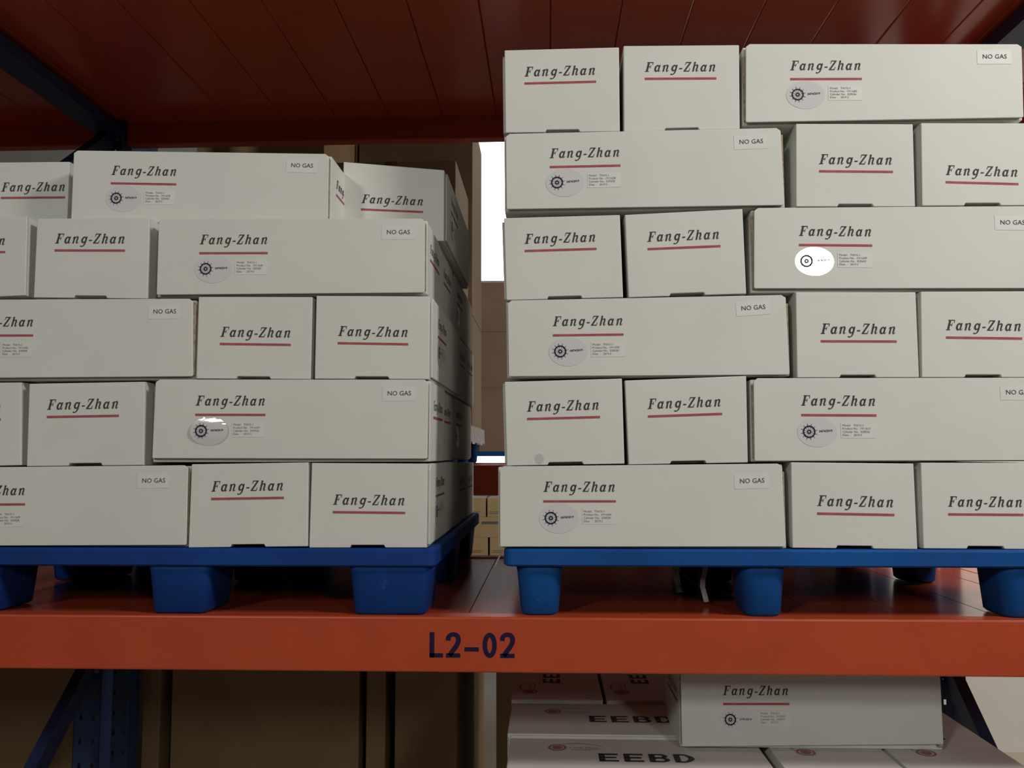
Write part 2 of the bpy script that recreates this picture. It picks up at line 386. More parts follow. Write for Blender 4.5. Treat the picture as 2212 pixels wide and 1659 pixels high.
# L2-02 on the front beam
k2 = 0.0505
T2 = [(.0,.74,.19),(.02,.90,.18),(.16,1.0,.17),(.33,.99,.18),(.44,.88,.19),(.45,.70,.19),(.36,.50,.19),(.20,.29,.19),(.06,.09,.18)]
def two(dx): return [[(dx+.09+x*0.9, z*.91, w) for x, z, w in T2], [(dx+.0,.085,.17),(dx+.58,.085,.17)]]
code = [[(.095,0,.19),(.095,1,.19)], [(.0,.085,.17),(.545,.085,.17)]] + two(.664) + [[(1.414,.33,.165),(1.988,.33,.165)]]
code += [[(2.43+.195*math.cos(t), .495+.405*math.sin(t), .18) for t in [2*math.pi*q/24 for q in range(25)]]] + two(2.854)
o_ = flat_mesh('location_code', code, k2)
p0 = U((928, 1420), 0.0)
decal('location_code', o_, 'beam_ink', front_beam, (p0.x, 0.0, p0.z), 'front', 0.0, 0.0006)
front_beam.children[0].matrix_local = Matrix.Translation((p0.x, -0.0006, p0.z))

# the rack standing back to back behind it
Y2 = 1.52
rack2 = thing('pallet_rack', (0, Y2, FLOOR_Z), 'orange pallet rack in shadow standing behind the front rack', 'rack')
R2 = Vector((0, 0, -FLOOR_Z))
POST2 = post_mesh('post', 0.088, 0.07, FLOOR_Z, 2.6)
for x in (-1.66, 1.236):
    for y in (0.012, 0.98): link('post', POST2, 'rackblue', rack2, Vector((x, y, 0))+R2)
for y in (0.0, 1.01):
    for xa_, xb_ in ((-1.616, 1.19), (-3.8, -1.704)):
        beam(y, y+0.045, 0.175, 0.290, 'beam', rack2, xa_, xb_, R2); beam(y, y+0.045, 2.36, 2.47, 'beam', rack2, xa_, xb_, R2)
pan2 = MB(); pan2.box(0, 0.276, 0, 0.962, -0.03, 0.0); pm2 = pan2.mesh('deck_panel')
for k in range(10): link('deck_panel', pm2, 'deck', rack2, Vector((-1.61+k*0.28, 0.047, 0.288))+R2)

# ------------------------------------------------------------------ pallets
def rrect(cx, cy, w, d, r, z, n=4):
    out = []
    for sx, sy, a0 in ((1,1,0),(-1,1,90),(-1,-1,180),(1,-1,270)):
        for k in range(n+1):
            a = math.radians(a0 + 90*k/n); out.append((cx+sx*(w/2-r)+r*math.cos(a), cy+sy*(d/2-r)+r*math.sin(a), z))
    return out
def pallet(x0, x1, y0, y1, base, h, deck, legs_x, legs_y, lw, lm, ld, r, m, label, group='blue plastic pallets on the front rack'):
    t = thing('pallet', ((x0+x1)/2, (y0+y1)/2, base), label, 'pallet', group)
    L = Vector(t.location)
    mb = MB(); cx, cy = 0, 0
    w, d = x1-x0, y1-y0
    mb.loft([rrect(0, 0, w-0.012, d-0.012, 0.012, h-deck), rrect(0, 0, w, d, 0.015, h-deck+0.004), rrect(0, 0, w, d, 0.015, h-0.005), rrect(0, 0, w-0.010, d-0.010, 0.012, h)])
    mb.build('deck', m, t)
    for iy, ly in enumerate(legs_y):
        for ix, lx in enumerate(legs_x):
            w_ = lm if ix == 1 else lw; cx = lx - L.x; cy = ly - L.y
            lb = MB()
            lb.loft([rrect(cx, cy, w_-0.034, ld-0.030, r*0.6, 0.0), rrect(cx, cy, w_-0.022, ld-0.020, r*0.8, 0.005), rrect(cx, cy, w_-0.006, ld-0.006, r, h-deck-0.012), rrect(cx, cy, w_, ld, r, h-deck)])
            o = lb.build('leg', m, t)
            for p in o.data.polygons: p.use_smooth = len(p.vertices) == 4
    return t
PT = 0.138
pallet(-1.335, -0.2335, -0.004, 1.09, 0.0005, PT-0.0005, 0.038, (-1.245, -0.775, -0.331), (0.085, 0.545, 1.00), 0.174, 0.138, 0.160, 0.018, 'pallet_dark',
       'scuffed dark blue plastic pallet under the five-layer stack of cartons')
pallet(-0.0942, 1.03, -0.004, 1.09, 0.0005, PT-0.0005, 0.036, (-0.021, 0.436, 0.955), (0.075, 0.545, 1.00), 0.100, 0.098, 0.130, 0.030, 'pallet',
       'bright blue plastic pallet under the six-layer stack of cartons')

# ------------------------------------------------------------------ white cartons
LL, LW, LH = 0.578, 0.245, 0.175
BX = {}   # key -> dict(stack, layer, kind, quad [(x,z) tl,tr,br,bl], y, ...)
def quad(px, y, ext=None, w=None):
    P = [U(p, y) for p in px]; q = [[p.x, p.z] for p in P]
    if ext == 'l':
        for a, b in ((0, 1), (3, 2)):
            s = (q[b][1]-q[a][1])/(q[b][0]-q[a][0]); q[a] = [q[b][0]-w, q[b][1]-s*w]
    if ext == 'r':
        for a, b in ((1, 0), (2, 3)):
            s = (q[a][1]-q[b][1])/(q[a][0]-q[b][0]); q[a] = [q[b][0]+w, q[b][1]+s*w]
    return q
def add(key, stack, layer, kind, px, line, y=0.0, ext=None, nog=None, num=None, label=None, side=1, hgt=None):
    if len(px) == 2:
        a, b = U(px[0], y), U(px[1], y); hh = hgt
        q = [[a.x, a.z], [b.x, b.z], [b.x, b.z-hh], [a.x, a.z-hh]]
        if ext == 'l':
            s = (b.z-a.z)/(b.x-a.x); q[0] = [b.x-LW, b.z-s*LW]; q[3] = [q[0][0], q[0][1]-hh]
    else:
        q = quad(px, y, ext, LL if kind == 'L' else LW)
    if side == 1 and key not in ('l1E2', 'l3E2', 'l5E2', 'r1E2', 'r3E2', 'r5E2'): side = 0
    BX[key] = dict(stack=stack, layer=layer, kind=kind, q=q, y=y, line=line, nog=nog, num=num, label=label, side=side)
S, T = 'short', 'tall'
add('l1L', S, 1, 'L', [(0,1009),(406,1005),(402.5,1177.5),(0,1184)], [None,(54.4,1089.4)], .002, 'l', (306.8,1042.8,0.0), ('1911639','030428'), 'lengthwise white carton in the bottom layer of the five-layer stack, NO GAS sticker')
add('l1E1', S, 1, 'E', [(414,1003),(665.8,999),(664,1180),(407,1182.5)], [(456.5,1078),(613.4,1075.4)], .000, label='end-on white carton in the middle of the five-layer stack, resting on the dark blue pallet')
add('l1E2', S, 1, 'E', [(673.4,1000),(922.8,1001.5),(920.8,1181),(667.8,1181)], [(719,1106.3),(875.4,1108)], .003, label='end-on white carton at the right corner of the dark blue pallet, bottom layer')
add('l2E0', S, 2, 'E', [(0,826.5),(46,826),(45.6,1005),(0,1006)], None, .004, 'l', label='end-on white carton at the outer edge of the second layer, five-layer stack')
add('l2E1', S, 2, 'E', [(63.3,829),(312.7,824.6),(310,1003.5),(57.7,1006)], [(101.3,901),(257,898.2)], .001, label='end-on white carton, second layer of the five-layer stack, left of a lengthwise carton')
add('l2L', S, 2, 'L', [(336,820),(925.3,820),(922.8,991),(328.4,990)], [(422,896),(573.4,896.2)], -.004, None, (836.7,854.4,0.01), ('1911659','029924'), 'lengthwise white carton, second layer of five-layer stack, oval sticker with streaky shine')
add('l3L', S, 3, 'L', [(0,647),(416.5,645),(416,813),(0,816)], [None,(71.9,724.6)], .000, 'l', (331,677.7,0.012), ('1911692','030048'), 'lengthwise white carton in the third layer of the five-layer stack')
add('l3E1', S, 3, 'E', [(429,640.8),(674.7,641.5),(670.9,816),(424,814.4)], [(475.2,743),(628.4,745)], .003, label='end-on white carton in the middle of the third layer, five-layer stack')
add('l3E2', S, 3, 'E', [(683.5,639),(927.8,640),(926.6,816),(679.7,815)], [(729.6,741.3),(882,743.8)], .000, label='end-on white carton at the gap side of the third layer, five-layer stack')
add('l4E0', S, 4, 'E', [(0,468),(58.7,467.5),(54.4,641.6),(0,644)], None, .002, 'l', label='end-on white carton at the outer edge of the fourth layer, five-layer stack')
add('l4E1', S, 4, 'E', [(80.5,472),(322.8,470.8),(318.5,641.6),(72.7,639)], [(118.2,541.1),(270,541.4)], .005, label='end-on white carton, fourth layer of five-layer stack, left of a lengthwise carton')
add('l4L', S, 4, 'L', [(343,472),(917.7,472),(917,632.8),(338,636.6)], [(430.9,547),(578.5,546.7)], -.002, None, (835,506,0.0), ('1911668','029281'), 'lengthwise white carton in the fourth layer of the five-layer stack')
add('l5L', S, 5, 'L', [(159.5,325),(710,332)], [(239.5,396),(381,398.4)], .062, None, (628.4,361.4,-.01), ('1911678','030203'), 'lengthwise white carton set back alone on top of the five-layer stack', hgt=0.166)
add('l5E0', S, 5, 'E', [(0,363),(150,361)], [(2,427.7),(140.8,426.7)], .145, 'l', label='end-on white carton on the top layer below the dark blue diagonal brace', hgt=0.170)
add('l5E2', S, 5, 'E', [(741.8,362.4),(959.5,369.5)], [(779.7,452.3),(914,458.1)], .190, label='end-on white carton pushed back on the top layer, five-layer stack, shaded corner', hgt=0.170)
add('r1L', T, 1, 'L', [(1079.5,1007.5),(1689,1001.5),(1698,1181),(1080,1181)], [(1173.9,1082.9),(1330.4,1082.9)], -.003, None, (1597.6,1044,.03), ('1911600','030038'), 'lengthwise white carton in the bottom layer of the six-layer stack, on the bright blue pallet')
add('r1E1', T, 1, 'E', [(1708.7,998.7),(1973.5,1001.5),(1982,1186),(1712,1183)], [(1765.2,1109.4),(1932,1112.5)], .001, label='end-on white carton in the middle of the bottom layer, six-layer stack')
add('r1E2', T, 1, 'E', [(1989,999),(2212,1000),(2212,1189),(1995,1187.5)], [(2048.3,1111),None], .004, 'r', label='end-on white carton at the far corner of the bottom layer, six-layer stack')
add('r2E1', T, 2, 'E', [(1090,825),(1343.5,817.6),(1349,1000.7),(1095,1005)], [(1138.7,905.2),(1296.2,900.9)], .002, label='end-on white carton with a small smudge at its foot, second layer of six-layer stack', side=-1)
add('r2E2', T, 2, 'E', [(1350,822),(1612,812),(1615.5,997.5),(1358.4,1002)], [(1399.8,899.8),(1559.9,894.1)], .000, label='tilted end-on white carton in the middle of the second layer, six-layer stack')
add('r2L', T, 2, 'L', [(1627.7,817),(2212,816),(2212,998),(1630,995.7)], [(1730.9,896.6),(1893.3,897.5)], .000, 'r', (2172,852,0.0), ('1911613','028036'), 'lengthwise white carton in the second layer of the six-layer stack')
add('r3L', T, 3, 'L', [(1096.6,649),(1697,637),(1706,811.7),(1099,821)], [(1194.3,724.5),(1347,722.6)], .002, None, (1601,671,.06), ('1911595','030030'), 'lengthwise white carton, third layer of six-layer stack, crooked NO GAS sticker')
add('r3E1', T, 3, 'E', [(1719,631),(1978,631),(1985.5,812.5),(1722,813)], [(1772.9,737.2),(1936.7,737.8)], .000, label='end-on white carton in the middle of the third layer, six-layer stack')
add('r3E2', T, 3, 'E', [(1989,630),(2212,629),(2212,812.5),(1991.5,812.5)], [(2043.5,729.2),(2207.9,731.4)], .002, 'r', label='end-on white carton at the outer edge of the third layer, six-layer stack')
add('r4E1', T, 4, 'E', [(1088.5,471),(1339,464),(1346,641),(1094,647.5)], [(1133.5,542.3),(1288.6,537.6)], .004, label='end-on white carton beside the gap, fourth layer of the six-layer stack', side=-1)
add('r4E2', T, 4, 'E', [(1350,464),(1604,451),(1612,633),(1358,641)], [(1399,538.2),(1556.3,531.7)], .000, label='tilted end-on white carton in the middle of the fourth layer, six-layer stack')
add('r4L', T, 4, 'L', [(1629,449),(2212,445),(2212,624),(1629,623)], [(1725.9,529.2),(1884.2,530.5)], .001, 'r', (2159.8,485,0.0), ('1911699','029659'), 'lengthwise white carton whose oval sticker glares pure white, fourth layer')
add('r5L', T, 5, 'L', [(1092.5,289),(1686,276),(1695,443),(1094,454)], [(1187.7,361),(1340.2,357.7)], -.003, None, (1596.5,311.5,.02), ('1911628','029358'), 'lengthwise white carton in the fifth layer of the six-layer stack')
add('r5E1', T, 5, 'E', [(1719.5,267),(1972,268),(1977,445),(1720,445)], [(1769.3,370),(1928.7,371.4)], .003, label='end-on white carton in the middle of the fifth layer, six-layer stack')
add('r5E2', T, 5, 'E', [(1989.6,265.5),(2212,266),(2212,442),(1992,443)], [(2042.7,393.6),(2199.9,397.7)], .000, 'r', label='end-on white carton with low lettering at the outer edge of the fifth layer')
add('r6E1', T, 6, 'E', [(1089.8,108.5),(1337,102),(1339,282),(1092,285)], [(1133.2,180.6),(1287.8,176.6)], .000, label='end-on white carton on the top layer of the six-layer stack, by the gap', side=-1)
add('r6E2', T, 6, 'E', [(1347,99),(1596.5,97),(1598,275),(1348,281)], [(1392.8,170.3),(1547.4,169.5)], .003, label='end-on white carton in the middle of the top layer, six-layer stack')
add('r6L', T, 6, 'L', [(1611,95),(2207,95),(2212,261),(1611,264)], [(1707,171),(1861.5,170.5)], .000, None, (2121.6,127,0.0), ('1911682','029036'), 'lengthwise white carton on the top layer of the six-layer stack, brightest lit')

def lin(p, q, x): return p[1] + (q[1]-p[1])*(x-p[0])/(q[0]-p[0])
# settle every carton on what is under it
for st in (S, T):
    for ly in range(1, 7):
        row = [b for b in BX.values() if b['stack'] == st and b['layer'] == ly]
        und = [b for b in BX.values() if b['stack'] == st and b['layer'] == ly-1]
        for b in row:
            tl, tr, br, bl = b['q']
            tops = []
            for k in range(21):
                x = bl[0] + (br[0]-bl[0])*k/20
                if ly == 1: tops.append((x, PT))
                for u in und:
                    a, c = u['q'][0], u['q'][1]
                    if a[0] <= x <= c[0]: tops.append((x, lin(a, c, x) + 0.0005))
            if b['kind'] == 'E':
                g = min(lin(bl, br, x) - z for x, z in tops) - 0.0006
                sft = max(-0.012, g) if ly < 5 or st == T else g
                bl[1] -= sft; br[1] -= sft
                if ly == 5 and st == S: tl[1] = bl[1]+0.171+ (tl[1]-tr[1]); tr[1] = br[1]+0.171
                b['body'] = [list(tl), list(tr), list(br), list(bl)]
            else:
                zs = max(z for x, z in tops) + 0.0006
                if ly == 5: 
                    for q in (bl, br): q[1] = zs + 0.003
                for q in (bl, br): q[1] = max(q[1], zs + 0.002)
                b['body'] = [[tl[0]-0.004, tl[1]-0.0015], [tr[0]+0.004, tr[1]-0.0015], [br[0]+0.004, zs], [bl[0]-0.004, zs]]

def inset(q, d):
    return q
def chamfer_poly(tl, tr, br, bl, c, cb=0.0):
    p = []
    if cb: p += [(bl[0]+cb, bl[1]), (br[0]-cb, br[1]), (br[0], br[1]+cb)]
    else: p += [tuple(bl), tuple(br)]
    p += [(tr[0], tr[1]-c), (tr[0]-c*1.4, tr[1]), (tl[0]+c*1.4, tl[1]), (tl[0], tl[1]-c)]
    if cb: p.append((bl[0], bl[1]+cb))
    return p
def carton_L(root, body, flap, y, depth=LW, m='carton', back=False, flapside=True):
    """long side to the front: closed body plus the tucked lid flap standing proud of it"""
    o = -Vector(root.location)
    tl, tr, br, bl = body
    yb = y + 0.012 if flapside else y
    MB().prism([tuple(bl), tuple(br), tuple(tr), tuple(tl)], yb, y + depth).build('body', m, root, o, 0.0025)
    if flapside:
        MB().prism(chamfer_poly(*flap, 0.006, 0.002), y, y + 0.0045).build('front_flap', m, root, o, 0.0012)
        for s_, xa in ((-1, flap[3][0]), (1, flap[2][0])):       # raw edge of the folded dust flap beside the lid flap
            x0, x1 = (xa-0.0015, xa+0.010) if s_ < 0 else (xa-0.010, xa+0.0015)
            MB().box(x0, x1, y+0.0046, y+0.0115, bl[1]+0.008, min(tl[1], tr[1])-0.010).build('dust_flap', 'board_edge', root, o)
def carton_E(root, q, y, depth=LL, side=1, m='carton', notch=True):
    o = -Vector(root.location)
    tl, tr, br, bl = q
    a = bl[0]; w = br[0]-bl[0]; xm = a + w*0.5; hw = 0.037; nh = 0.0055
    zb = lambda x: lin(bl, br, x)
    if notch: poly = [tuple(bl), (xm-hw, zb(xm-hw)), (xm-hw+0.003, zb(xm-hw)+nh), (xm+hw-0.003, zb(xm+hw)+nh), (xm+hw, zb(xm+hw)), tuple(br), tuple(tr), tuple(tl)]
    else: poly = [tuple(bl), tuple(br), tuple(tr), tuple(tl)]
    bd = MB()
    if notch:                                  # the tab slot runs into the carton
        bd.prism(poly, y + 0.0052, y + 0.042).prism([tuple(bl), tuple(br), tuple(tr), tuple(tl)], y + 0.0421, y + depth)
        bd.build('body', m, root, o)
    else: bd.prism(poly, y + 0.0052, y + depth).build('body', m, root, o, 0.0025)
    MB().prism(poly, y, y + 0.0045).build('end_panel', m, root, o, 0.0015)
    if side:
        c, d = (tr, br) if side > 0 else (tl, bl)
        p = []; yy0, yy1 = y+0.016, y+depth-0.016
        zt = c[1]-0.001; zl = d[1]+0.005; ch = 0.012
        sl = (c[0]-d[0])/(c[1]-d[1])
        prof = [(yy0, zl), (yy1, zl), (yy1, zt-ch), (yy1-ch, zt), (yy0+ch, zt), (yy0, zt-ch)]
        mb = MB(); n = len(prof); x_in = lambda z: d[0] + sl*(z-d[1]) + side*0.0006
        b0 = len(mb.v)
        mb.v += [(x_in(z), yq, z) for yq, z in prof] + [(x_in(z)+side*0.0045, yq, z) for yq, z in prof]
        mb.f += [tuple(range(n)), tuple(reversed(range(n, 2*n)))] + [(i, (i+1) % n, n+(i+1) % n, n+i) for i in range(n)]
        mb.build('front_flap', m, root, o, 0.001)

ROOT = {}
GRP = {S: 'white cartons of the five-layer stack', T: 'white cartons of the six-layer stack'}
for key, b in BX.items():
    tl, tr, br, bl = b['q']; y = b['y']
    depth = LW if b['kind'] == 'L' else LL
    root = thing('carton', ((bl[0]+br[0])/2, y + depth/2, min(b['body'][2][1], b['body'][3][1])), b['label'], 'carton', GRP[b['stack']])
    ROOT[key] = root
    if b['kind'] == 'L': carton_L(root, b['body'], b['q'], y)
    else: carton_E(root, b['q'], y, side=b['side'])
    # printing on the front
    ln = b['line']
    if ln is None:
        pa = Vector((br[0]-0.197, y, (bl[1]+tl[1])/2 + 0.012)); tilt = 0.0; sc = 1.0
    else:
        A = U(ln[0], y) if ln[0] else None; B_ = U(ln[1], y) if ln[1] else None
        if A and B_:
            tilt = math.atan2(B_.z-A.z, B_.x-A.x); sc = (B_-A).length/0.148; pa = A
            if abs(sc-1) > 0.06: sc = 1.0
        elif A: pa, tilt, sc = A, math.atan2(tr[1]-tl[1], tr[0]-tl[0]), 1.0
        else:
            tilt = math.atan2(tr[1]-tl[1], tr[0]-tl[0]); sc = 1.0; pa = B_ - Vector((0.148*math.cos(tilt), 0, 0.148*math.sin(tilt)))
    logo(root, (pa.x, y, pa.z), 'front', tilt, b['kind'] == 'L', sc)
    if b['kind'] == 'L':
        stickers(root, (pa.x, y, pa.z), 'front', tilt, b['num'], stilt=0.03 if b['stack'] == S else 0.06, bulge=(key == 'l2L'))
        px, py, tt = b['nog']; n_ = U((px, py), y); nogas(root, (n_.x, y, n_.z), 'front', tilt + tt)
# printing on the carton sides that face the gap
def side_long(root, x, yfar_left, ztop, face='right', num=('1911651','029771'), low=0.072):
    p = Vector((x, yfar_left, ztop-low)); logo(root, p, face, 0.0, True); stickers(root, p, face, 0.0, num)
def side_end(root, x, yl, ztop, face='right'):
    logo(root, (x, yl, ztop-0.075), face, 0.0, False)
for k, num in (('l1E2', ('1911655','029903')), ('l3E2', ('1911647','029812')), ('l5E2', ('1911671','030117'))):
    b = BX[k]; xr = max(b['q'][1][0], b['q'][2][0]) + 0.0052
    side_long(ROOT[k], b['q'][2][0]+0.0056+0.4*(b['q'][1][0]-b['q'][2][0]), b['y']+0.10, b['q'][1][1], 'right', num)
for k in ('l2L', 'l4L', 'l5L'):
    b = BX[k]; side_end(ROOT[k], max(b['body'][1][0], b['body'][2][0])+0.0003, b['y']+0.055, b['body'][1][1])

# cartons behind the front rank (pinwheel layers)
REAR = {}
for st in (S, T):
    zb_ = PT + 0.0006
    for ly in range(1, 5 if st == S else 7):
        tops = [max(b['q'][0][1], b['q'][1][1]) for b in BX.values() if b['stack'] == st and b['layer'] == ly]
        nxt = [min(b['body'][2][1], b['body'][3][1]) for b in BX.values() if b['stack'] == st and b['layer'] == ly+1]
        zt_ = (min(nxt) - 0.0008) if nxt else zb_ + LH - 0.002
        REAR[st, ly] = (zb_, zt_); zb_ = max(max(tops), zt_) + 0.0008
def back_layer(st, ly, x0, x1, odd):
    z0, z1 = REAR[st, ly]
    lay = ['bottom','second','third','fourth','fifth','top'][ly-1]; stn = 'five-layer' if st == S else 'six-layer'
    lab = lambda role: 'white carton %s, %s layer of %s stack' % (role, lay, stn)
    gr = 'rear cartons of the %s stack' % stn
    j = lambda: random.uniform(-0.0015, 0.0015)
    def Lb(xa, y, role):
        dx = j(); q = [[xa+dx, z1], [xa+dx+LL, z1], [xa+dx+LL, z0], [xa+dx, z0]]
        r = thing('carton', (xa+dx+LL/2, y+LW/2, z0), lab(role), 'carton', gr)
        carton_L(r, q, q, y, LW-0.003, flapside=False); return r, q
    def Eb(xa, y, side, role):
        dx = j(); q = [[xa+dx, z1], [xa+dx+LW-0.003, z1], [xa+dx+LW-0.003, z0], [xa+dx, z0]]
        r = thing('carton', (xa+dx+LW/2, y+LL/2, z0), lab(role), 'carton', gr)
        carton_E(r, q, y, LL-0.004, side, notch=False); return r, q
    gapside = (lambda right: right) if st == S else (lambda right: not right)
    nm = lambda right: 'by the gap' if gapside(right) else 'away from the gap'
    if odd:
        Lb(x0+0.004, 0.252, 'behind the lengthwise front one')
        for y, w_ in ((0.588, 'in the third rank '), (0.836, 'in the rearmost rank ')):
            r, q = Lb(x1-LL-0.004, y, w_ + nm(True))
            if st == S: side_end(r, q[1][0]+0.0003, y+0.05, z1)
        for k in (0, 1): Eb(x0+0.006+k*0.252, 0.502, -1 if k == 0 else 0, 'endwise at the back ' + (nm(False) if k == 0 else 'in the middle'))
    else:
        r, q = Lb(x1-LL-0.008, 0.252, 'behind the lengthwise front one')
        if st == S: side_end(r, q[1][0]+0.0003, 0.30, z1)
        for k in (0, 1):
            r, q = Eb(x1-0.256-k*0.252, 0.502, 1 if k == 0 else 0, 'endwise at the back ' + (nm(True) if k == 0 else 'in the middle'))
            if st == S and k == 0: side_long(r, q[1][0]+0.0056, 0.60, z1)
        for y, w_ in ((0.588, 'in the third rank '), (0.836, 'in the rearmost rank ')): Lb(x0+0.004, y, w_ + nm(False))
for ly in range(1, 5): back_layer(S, ly, -1.352, -0.249, ly % 2 == 1)
for ly in range(1, 7): back_layer(T, ly, -0.098, 0.998, ly % 2 == 1)
# smudge on the second-layer carton by the gap, bent tab on the fourth-layer carton
b = BX['r2E1']; p_ = U((1165, 991), b['y'])
decal('smudge', ellipse_mesh('smudge', 0.0095, 0.0105, 0.0001), mat('grey_smudge', (0.50, 0.50, 0.47), 0.7), ROOT['r2E1'], (p_.x, b['y'], p_.z), 'front', 0, 0.0002)
b = BX['l4L']; p_ = U((672, 463), b['y']+0.04); p2 = U((690, 470), b['y']+0.02); zt_ = lin(b['q'][0], b['q'][1], p2.x)
MB().hexa([(p2.x-0.014, p2.y, zt_-0.003), (p2.x+0.004, p2.y, zt_-0.003), (p2.x+0.004, p2.y+0.002, zt_-0.003), (p2.x-0.014, p2.y+0.002, zt_-0.003),
           (p_.x, p_.y-0.004, zt_+0.009), (p_.x+0.014, p_.y-0.004, zt_+0.009), (p_.x+0.014, p_.y-0.002, zt_+0.009), (p_.x, p_.y-0.002, zt_+0.009)]).build('tab', 'board_edge', ROOT['l4L'], -Vector(ROOT['l4L'].location))
# loose tape tail under the corner of the bottom carton by the gap
a, b_, c_, d_ = U((1083,1189), 0.03), U((1086,1190), 0.03), U((1071,1224), 0.03), U((1068,1222), 0.03)
tp = thing('paper_strip', (a.x, a.y, a.z), 'torn grey paper strip hanging from the bright blue pallet corner by the gap', 'paper strip')
MB().hexa([a, b_, b_+Vector((0,.0008,0)), a+Vector((0,.0008,0)), d_, c_, c_+Vector((0,.0008,0)), d_+Vector((0,.0008,0))]).build('strip', 'paper', tp, -Vector(tp.location))

# ------------------------------------------------------------------ lower level: cartons with EEBD on their lids
ZT = -0.332
def eebd_mesh(name, cap, width):
    k = 1.0; cw = 1.05
    E_ = [[(.15,0,.30),(.15,1,.30)], [(0,.90,.20),(.95,.90,.20)], [(0,.5,.18),(.85,.5,.18)], [(0,.10,.20),(.95,.10,.20)]]
    B_ = [[(.15,0,.30),(.15,1,.30)], [(.1,.91,.18),(.62,.91,.18),(.80,.72,.24),(.62,.53,.16),(.2,.53,.16)], [(.2,.5,.16),(.66,.5,.16),(.86,.28,.26),(.66,.09,.18),(.1,.09,.18)]]
    D_ = [[(.15,0,.30),(.15,1,.30)], [(.1,.91,.18),(.55,.91,.18),(.84,.5,.30),(.55,.09,.18),(.1,.09,.18)]]
    v, f = [], []
    for i, g in enumerate((E_, E_, B_, D_)):
        for s in g: stroke(v, f, s, 0.0, True, i*1.22)
    sx = width/4.62
    me = bpy.data.meshes.new(name); me.from_pydata([(x*sx, y, z*cap) for x, y, z in v], [], f); me.update(); return me
EEBD = eebd_mesh('eebd_lettering', 0.050, 0.208)
def lid_logo_mesh(name):
    v, f = [], []
    ring(v, f, 0, 0, 0.0155, 0.0215); ring(v, f, 0, 0, 0.0, 0.0125, 20)
    stroke(v, f, [(0.012,0.020,.002),(0.04,0.028,.004),(0.08,0.022,.003),(0.105,0.008,.0015)])
    stroke(v, f, [(0.03,-0.012,.002),(0.06,-0.014,.003),(0.095,-0.008,.002)])
    me = bpy.data.meshes.new(name); me.from_pydata(v, [], f); me.update(); return me
LIDLOGO = lid_logo_mesh('lid_logo')
BRAND_RED = BRAND.copy(); BRAND_RED.materials.clear()
def lid_print(root, x, y, z, face):
    """x, y: centre of the red logo disc"""
    u, w, n = [Vector(a) for a in FRAMES[face]]
    p = Vector((x, y, z))
    decal('lid_logo', LIDLOGO, 'faded_red', root, p, face, 0, 0.0004)
    decal('lid_lettering', BRAND_RED, 'faded_red', root, p + u*0.027 - w*0.004, face, 0, 0.0004, 0.44)
    decal('eebd_lettering', EEBD, 'ink', root, p + u*0.091 - w*0.085, face, 0, 0.0004)
PG = 'greyish cartons of the floor pile'
def low_carton(kind, x0, x1, y0, y1, z0, z1, label, m='carton_old', prints=None, group=PG):
    r = thing('carton', ((x0+x1)/2, (y0+y1)/2, z0), label, 'carton', group)
    q = [[x0, z1], [x1, z1], [x1, z0], [x0, z0]]
    if kind == 'L': carton_L(r, q, [[x0+.004, z1-.001],[x1-.004, z1-.001],[x1-.004, z0+.006],[x0+.004, z0+.006]], y0, y1-y0, m)
    else: carton_E(r, q, y0, y1-y0, 0, m)
    if prints: lid_print(r, prints[0], prints[1], z1, prints[2])
    return r
def pile_layer(zt, prints):
    z0, z1 = zt-LH+0.0008, zt
    lab = (lambda s: s) if prints else (lambda s: 'greyish white carton in the covered layers of the floor pile')
    low_carton('L', -0.095, 0.474, 0.078, 0.303, z0, z1-0.004, lab('greyish carton with EEBD lid lettering at the front edge of the floor pile'), prints=(0.0148, 0.240, 'top') if prints else None)
    low_carton('L', -0.103, 0.470, 0.309, 0.570, z0, z1, lab('greyish carton with EEBD lid lettering half covered by the white carton'), prints=(0.006, 0.500, 'top') if prints else None)
    low_carton('E', 0.494, 0.742, 0.085, 0.670, z0, z1, lab('greyish carton with a red lid logo just under the white carton edge'), prints=(0.567, 0.217, 'top90') if prints else None)
    low_carton('E', 0.752, 1.005, 0.090, 0.670, z0, z1, lab('greyish carton with a red lid logo at the outer side of the floor pile'), prints=(0.832, 0.222, 'top90') if prints else None)
    low_carton('E', -0.105, 0.140, 0.580, 1.155, z0, z1+0.006 if prints else z1, lab('greyish carton turned endwise in the rear row of the floor pile, left one'.replace(', left one', ' beside the dark gap')), prints=(-0.057, 0.66, 'top90') if prints else None)
    low_carton('E', 0.150, 0.398, 0.580, 1.155, z0, z1+0.006 if prints else z1, lab('greyish carton turned endwise in the rear row behind the white carton'), prints=(0.198, 0.66, 'top90') if prints else None)
    low_carton('L', 0.41, 1.0, 0.680, 0.925, z0, z1, lab('greyish carton hidden behind the white carton in the floor pile'))
    low_carton('L', 0.41, 1.0, 0.935, 1.165, z0, z1, lab('greyish carton at the very back of the floor pile'))
pile_layer(ZT, True)
for k in range(1, 7): pile_layer(ZT - LH*k - 0.004, False)
zb = ZT - LH*7 - 0.004
pallet(-0.11, 1.01, 0.07, 1.17, FLOOR_Z+0.0005, zb-FLOOR_Z-0.0005, 0.036, (-0.03, 0.45, 0.93), (0.15, 0.62, 1.09), 0.10, 0.10, 0.13, 0.03, 'pallet', 'blue plastic pallet on the floor under the greyish carton pile', 'pallets on the floor')
